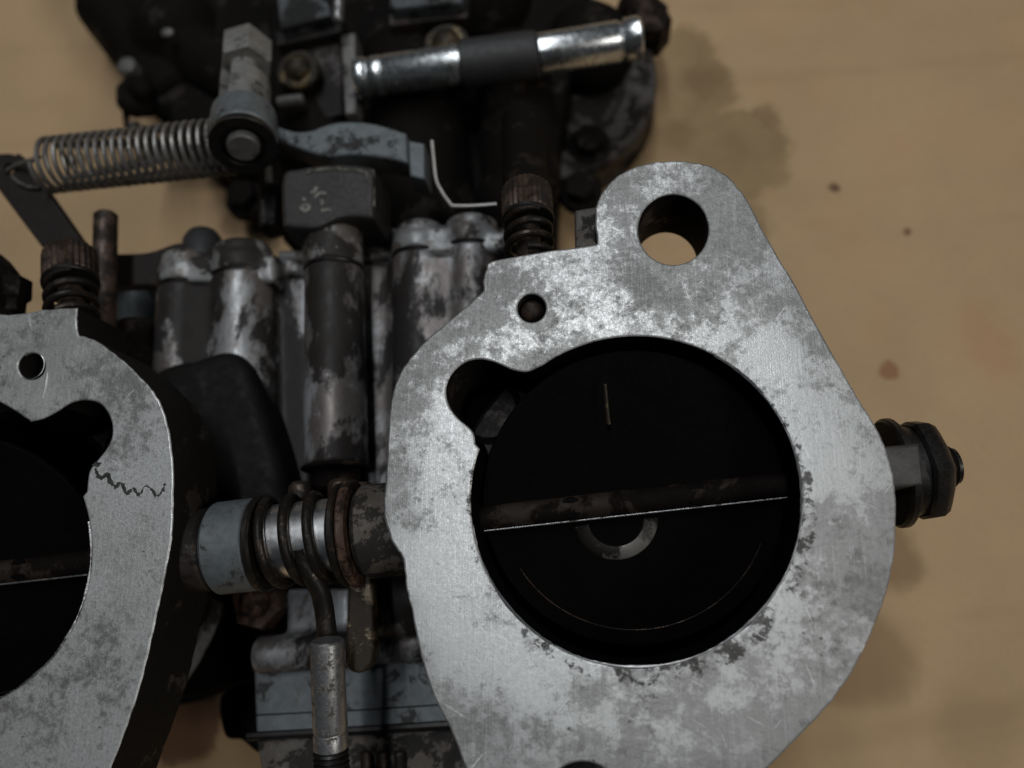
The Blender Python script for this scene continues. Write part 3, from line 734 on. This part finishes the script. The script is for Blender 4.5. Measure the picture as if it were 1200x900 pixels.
bm = bmesh.new(); lathe(bm, P(12, 368, -10), P(14, 322, -10), [(0, 0), (0, 2.2), (2.2, 2.3), (2.4, 3.0), (6, 3.0), (6, 0)], 6, 0.2); finish('stop_screw', bm, M['deep'], CARB)
bm = bmesh.new(); cyl(bm, P(160, 395, -45), P(163, 338, -45), 4.8, 32, 1.5); finish('vent_stub', bm, M['zincdark'], CARB)
bm = bmesh.new(); cyl(bm, P(158, 440, -30), P(160, 378, -30), 4.2, 32, 1.0); finish('plug', bm, M['deep'], CARB)
bm = bmesh.new(); cyl(bm, P(110, 470, -25), P(150, 440, -25), 6, 32, 1.0); sphere(bm, P(160, 440, -30), 6); finish('screw_boss', bm, M['deep'], CARB)
bm = bmesh.new(); cyl(bm, P(617, 235, -22), P(612, 140, -34), 4.2, 32, .6); finish('jet_holder', bm, M['deep'], CARB)

# ------------------------------------------------------------------ lever, pin, return spring
LEV = slab('throttle_lever', [spline([(-14, 186), (0, 180), (17, 181), (32, 192), (120, 318, 1), (70, 318, 1), (-8, 214), (-16, 200)], 5), circle(9, 198, 6.5, 20)], -24, -21.5, M['strap'], CARB, 0.3)
LEV['label'] = 'black strap lever hooked by the return spring'
slab('throttle_lever', [spline([(112, 296, 1), (140, 297), (175, 295), (212, 284), (255, 290), (262, 330), (215, 338), (170, 334), (108, 338, 1)], 5)], -31, -28, M['strap'], CARB, 0.4)['label'] = 'dark curved lever reaching towards the black knob'
bm = bmesh.new(); cyl(bm, P(121, 420, -22), P(124, 250, -22), 2.1, 28, 0.5); finish('lever_pin', bm, M['brown'], CARB)
bm = bmesh.new(); lathe(bm, P(238, 310, -30), P(237, 261, -32), [(0, 0), (0, 3.5), (5.5, 3.7), (7.2, 2.9), (7.6, 1.5), (7.7, 0)], 36, 0.3); finish('knob', bm, M['rubber'], CARB)

bm = bmesh.new()
s0, s1 = P(55, 194, -20), P(272, 171, -20)
hp = helix(s0, s1, 4.8, 22.5, 28, ph=0.4)
sweep(bm, hp, [0.49 + 0.03 * math.sin(i * 0.37) for i in range(len(hp))], 8)
RS = finish('return_spring', bm, M['springs'])
tag(RS, 'coiled grey return spring stretched between black lever and clamp bolt', 'spring')
bm = bmesh.new()
e = hp[0]
hk = [e, P(46, 184, -17), P(32, 189, -19), P(18, 194, -20.6), P(9, 199, -21), P(6, 204, -23), P(12, 206, -25)]
hs = []
for i in range(len(hk) - 1):
    for k in range(4): hs.append(hk[i].lerp(hk[i + 1], k / 4))
hs.append(hk[-1]); sweep(bm, hs, 0.42, 8)
finish('hook', bm, M['springs'], RS)
bm = bmesh.new(); sweep(bm, [P(14, 207, -21), P(22, 214, -20.8), P(33, 219, -20.8), P(46, 220, -20.9)], 0.3, 8); finish('hook_tail', bm, M['springs'], RS)

# ------------------------------------------------------------------ clamp bolt at the end of the return spring
A, B = P(285, 172, -13), P(290, 46, -25)
ax = (B - A).normalized(); L = (B - A).length; k = 1.17
bm = bmesh.new(); lathe(bm, A, B, [(1.8, 2.8 * k), (1.8, 4.75 * k), (0.2, 4.9 * k), (0.2, 3.3 * k), (1.0, 3.1 * k)], 48, 0.1); lathe(bm, A, B, [(1.0, 3.2 * k), (1.0, 0)], 48, 0)
CL = finish('clamp_bolt', bm, M['black'], CARB)
bm = bmesh.new(); lathe(bm, A, B, [(-0.6, 0), (-0.6, 2.3 * k), (1.0, 2.5 * k), (1.0, 0)], 32, 0.25); finish('stud_end', bm, M['grey'], CL)
bm = bmesh.new(); lathe(bm, A, B, [(1.8, 0), (1.8, 4.9 * k), (L * .25, 4.85 * k), (L * .25, 0)], 48, 0.4); finish('collar', bm, M['zinc'], CL)
# slotted fork: a ring with a slot cut through the side towards the camera
bm = bmesh.new(); a, u, w = frame(ax)
segs = 60; fr = 3.85 * k; rings = []
f0, f1, g0 = L * .24, L * .60, L * .30
for i in range(segs):
    th = 2 * math.pi * i / segs
    d = u * math.cos(th) + w * math.sin(th)
    dip = g0 if 5.62 < th < 6.12 else (L * .53 if 0.3 < th < 3.4 else f1)
    rings.append([A + ax * t + d * rr for t, rr in ((f0, fr), (dip, fr), (dip, 2.6 * k), (f0, 2.6 * k))])
vv = [[bm.verts.new(p) for p in r] for r in rings]
for i in range(segs):
    j = (i + 1) % segs
    for q in range(4): bm.faces.new((vv[i][q], vv[j][q], vv[j][(q + 1) % 4], vv[i][(q + 1) % 4]))
bmesh.ops.recalc_face_normals(bm, faces=bm.faces)
finish('slotted_fork', bm, M['pale'], CL)
bm = bmesh.new(); prof = [(L * .38, 0), (L * .38, 2.0 * k)]; t = L * .39
while t < L * .75: prof += [(t, 2.3 * k), (t + 0.35, 2.05 * k)]; t += 0.7
lathe(bm, A, B, prof + [(t, 2 * k), (t, 0)], 28, 0); finish('threaded_stem', bm, M['grey'], CL)
bm = bmesh.new(); hexnut(bm, A + ax * L * .70, A + ax * L * .93, 4.3 * k, 0.52); finish('hex_head', bm, M['pale'], CL)

# grey arm, cover block with worn emblem, brackets
slab('choke_arm', [spline([(322, 146, 1), (342, 153), (362, 153), (385, 145), (408, 142), (440, 145), (476, 156, 1), (478, 191, 1), (445, 184), (412, 181), (382, 183), (352, 174), (324, 163, 1)], 5)], -27, -21, M['zincdark'], CARB, 0.5)
slab('side_bracket', [[(478, 164), (497, 168), (498, 210), (480, 206)]], -28, -22, M['zincdark'], CARB, 0.4)
BLK = slab('emblem_block', [spline([(330, 206), (352, 196), (392, 191), (430, 194), (438, 202), (438, 256, 1), (400, 256), (370, 268), (330, 266, 1)], 5)], -30, -18, M['blockm'], CARB, 0.9)
bm = bmesh.new()
def dab(pts, r, z=-17.95):
    sweep(bm, [P(x, y, z) for x, y in spline(pts, 5, False)], r, 8)
dab([(368, 232), (374, 226), (382, 228)], 0.42); dab([(364, 226), (368, 224), (371, 219)], 0.4)
dab([(352, 243), (357, 247), (362, 243), (359, 240), (354, 242)], 0.42); dab([(376, 247), (382, 246), (388, 246)], 0.35)
dab([(374, 235), (378, 236), (375, 239)], 0.4); dab([(355, 232), (358, 236)], 0.3)
for v in bm.verts: v.co.z = -17.95 + (v.co.z + 17.95) * 0.35
finish('emblem', bm, M['worn'], BLK)
bm = bmesh.new(); rr = random.Random(2)
pp = spline([(358, 203), (375, 199), (395, 198), (412, 200), (428, 203), (429, 212)], 6, False)
sweep(bm, [P(x, y + rr.uniform(-.7, .7), -17.98) for x, y in pp], [0.25 + rr.uniform(-.15, .2) for _ in pp], 6)
pp = [(437, 200), (437, 215), (438, 230), (438, 243)]; sweep(bm, [P(x, y, -18.6) for x, y in pp], 0.3, 6)
finish('worn_edge', bm, M['worn'], BLK)
slab('side_bracket', [[(303, 190), (326, 176), (322, 262), (302, 266)]], -34, -28, M['castdark'], CARB, 0.6)
bm = bmesh.new(); sweep(bm, [P(308, 235, -27.9), P(311, 262, -27.9)], 0.5, 8); sweep(bm, [P(314, 196, -27.9), P(315, 216, -27.9)], 0.8, 8); finish('worn_edge', bm, M['grey'], CARB)

# ------------------------------------------------------------------ bent wire
bm = bmesh.new()
wp = [(506, 165), (508, 185), (511, 210), (518, 225), (528, 239), (532, 241), (555, 241), (582, 239)]
sweep(bm, [P(x, y, -15) for x, y in spline(wp, 5, False)], 0.3, 8)
tag(finish('bent_wire', bm, M['wire']), 'thin bright bent wire caught at the knurled screw near the pipe', 'wire')

# ------------------------------------------------------------------ far end: float chamber, covers, fuel pipe
bm = bmesh.new()
cyl(bm, P(600, 60, -52), P(612, 235, -46), 8.5, 40, 2); cyl(bm, P(480, 60, -56), P(500, 300, -50), 12, 40, 3); sphere(bm, P(600, 235, -47), 8)
cyl(bm, P(400, 150, -56), P(640, 120, -56), 9, 40, 3); sphere(bm, P(690, 60, -58), 11); sphere(bm, P(560, 0, -52), 13); cyl(bm, P(330, 90, -52), P(420, 240, -52), 9, 32, 2)
cyl(bm, P(120, 0, -60), P(215, 120, -58), 8, 32, 2); sphere(bm, P(210, 40, -55), 11); cyl(bm, P(215, 60, -56), P(330, 120, -54), 8, 32, 2)
fused('rounded_housing', bm, M['deep'], CARB, 0.7, 8)
slab('float_chamber', [spline([(318, -80, 1), (690, -80, 1), (690, 20), (668, 90), (655, 180), (650, 292, 1), (470, 300, 1), (330, 280, 1), (312, 150)], 4)], -66, -52, M['deep'], CARB, 1.0)
def cover(cx, cy, r, z, mat, label, bolts):
    c = P(cx, cy, z); bm = bmesh.new()
    lathe(bm, Vector((c.x, c.y, BED + 0.3)), c, [(0, 0), (0, r), (2.2, r), (2.2, r - 0.8), (2.8, r - 0.8), (2.8, r), (z - BED - 0.3, r), (z - BED - 0.3, r * 0.72), (z - BED - 2.2, r * 0.66), (z - BED - 2.2, 0)], 72, 0.5)
    o = finish('chamber_cover', bm, mat, CARB); o['label'] = label
    for x, y in bolts:
        q = P(x, y, z + 3.4); bm = bmesh.new()
        cyl(bm, Vector((q.x, q.y, z - 2.5)), Vector((q.x, q.y, z + 0.5)), 5.0, 32, 0.6)
        hexnut(bm, Vector((q.x, q.y, z + 0.4)), q, 3.7, random.random())
        finish('cover_bolt', bm, M['deep'], o)
    return o
cover(640, 97, 130 * pxat(690, 120, -58), -58, M['coverm'], 'dark round cover with an edge standing clear over the cardboard', [(690, 160), (680, 215), (600, 215), (752, 25)])
cover(300, 112, 126 * px(-60), -60, M['deep'], 'dark round cover under the clamp bolt', [(215, 70), (280, 225)])
slab('upper_casting', [spline([(60, -60, 1), (320, -60, 1), (330, 150, 1), (240, 190), (196, 150), (165, 110), (138, 80), (130, 52), (112, 22), (86, -2)], 4)], -62, -53, M['deep'], CARB, 1.2)
bm = bmesh.new(); q = P(156, 108, -44)
for i in range(7):
    a = i * 0.9; sphere(bm, q + Vector((math.cos(a) * 2.6, math.sin(a) * 2.2, -i * 0.5)), 2.6)
fused('rusty_bolt', bm, M['deep'], CARB, 0.5, 3)
bm = bmesh.new(); q = P(146, 74, -42); cyl(bm, q + Vector((0, 0, -4)), q, 2.2, 20, 0.6); finish('bright_screw', bm, M['grey'], CARB)
bm = bmesh.new(); q = P(155, 148, -52); cyl(bm, q + Vector((0, 0, -8)), q, 1.8, 20, 0.4); finish('bright_screw', bm, M['steel'], CARB)
bm = bmesh.new(); sweep(bm, [P(146, 115, -46), P(149, 150, -50)], 0.8, 8); finish('rusty_bolt', bm, M['brown'], CARB)
bm = bmesh.new(); q = P(196, 38, -44); sphere(bm, q, 1.2, 1.3, 1, .5); finish('bright_screw', bm, M['grey'], CARB)
bm = bmesh.new(); q = P(765, 20, -52); hexnut(bm, q + Vector((0, 0, -9)), q, 4.4, .4); cyl(bm, P(735, 0, -56), P(770, 30, -56), 4.6, 24, 1.2); finish('rusty_bolt', bm, M['oldrust'], CARB)

# fuel pipe lying across the chamber
zp = -36
p0, p1, p2, p3 = P(418, 93, zp), P(541, 76, zp), P(632, 64, zp), P(752, 44, zp)
pr = 23.5 * pxat(560, 70, zp)
bm = bmesh.new(); L = (p1 - p0).length
lathe(bm, p0, p1, [(0.5, pr * 0.62), (0, pr * 0.66), (0, pr * 0.94), (1.0, pr * 1.04), (2.4, pr * 0.98), (3.0, pr * 0.9), (3.6, pr * 0.98), (5.6, pr * 0.98), (6.0, pr * 0.93), (6.5, pr * 0.98), (L, pr)], 48, 0.1)
lathe(bm, p0, p1, [(0, pr * 0.64), (6, pr * 0.6), (6, 0)], 36, 0)
PIPE = finish('fuel_pipe', bm, M['chrome'], CARB)
bm = bmesh.new(); L = (p2 - p1).length
lathe(bm, p1, p2, [(0, 0), (0, pr * 1.18), (L * .9, pr * 1.15), (L, pr * 1.08), (L, 0)], 48, 0.4); finish('hose_joint', bm, M['rubber'], PIPE)
bm = bmesh.new(); L = (p3 - p2).length
lathe(bm, p2, p3, [(0.05, 0), (0.05, pr * 0.98), (L * .78, pr * 0.96), (L * .79, pr * 0.86), (L * .82, pr * 0.86), (L * .83, pr * 1.0), (L * .97, pr * 1.02), (L, pr * 0.9), (L, 0)], 48, 0.15); finish('pipe_end', bm, M['chrome'], PIPE)
bm = bmesh.new(); cyl(bm, P(588, 70, zp - 2), P(590, 150, -48), 5.2, 32, 0.6); finish('pipe_support', bm, M['deep'], CARB)

# pieces at the upper edge
slab('bracket_web', [[(330, 58), (400, 40), (402, 134), (336, 150)]], -52, -44, M['castdark'], CARB, 0.8)
slab('bracket_plate', [[(399, 40), (416, 38), (417, 132), (404, 134)]], -46, -40, M['grey'], CARB, 0.5)
bm = bmesh.new(); cyl(bm, P(398, -20, -36), P(396, 26, -36), 1.2, 20, .5); finish('bright_stud', bm, M['steel'], CARB)
slab('chamber_lid', [[(318, -60), (372, -60), (388, 18), (328, 34)]], -46, -38, M['lid'], CARB, 0.6)
slab('chamber_lid', [[(455, -60), (560, -60), (540, 3), (456, 10)]], -46, -38, M['lid'], CARB, 0.6)
slab('lid_rim', [[(322, 37), (402, 22), (404, 36), (324, 54)]], -48, -41, M['castdark'], CARB, 0.5)
slab('lid_rim', [[(455, 14), (545, 8), (548, 20), (456, 30)]], -48, -41, M['castdark'], CARB, 0.5)
for x, y, r in ((345, 74, 3.2), (521, 44, 3.4)):
    q = P(x, y, -38); bm = bmesh.new()
    cyl(bm, q + Vector((0, 0, -4)), q + Vector((0, 0, -1.8)), r * 1.5, 28, 0.4); sphere(bm, q + Vector((0, 0, -1.6)), r * 0.95, 1, 1, .7)
    finish('brass_jet', bm, M['brass'], CARB)
bm = bmesh.new(); cyl(bm, P(325, 120, -40), P(356, 116, -40), 1.2, 16, .4); finish('lid_rim', bm, M['grey'], CARB)
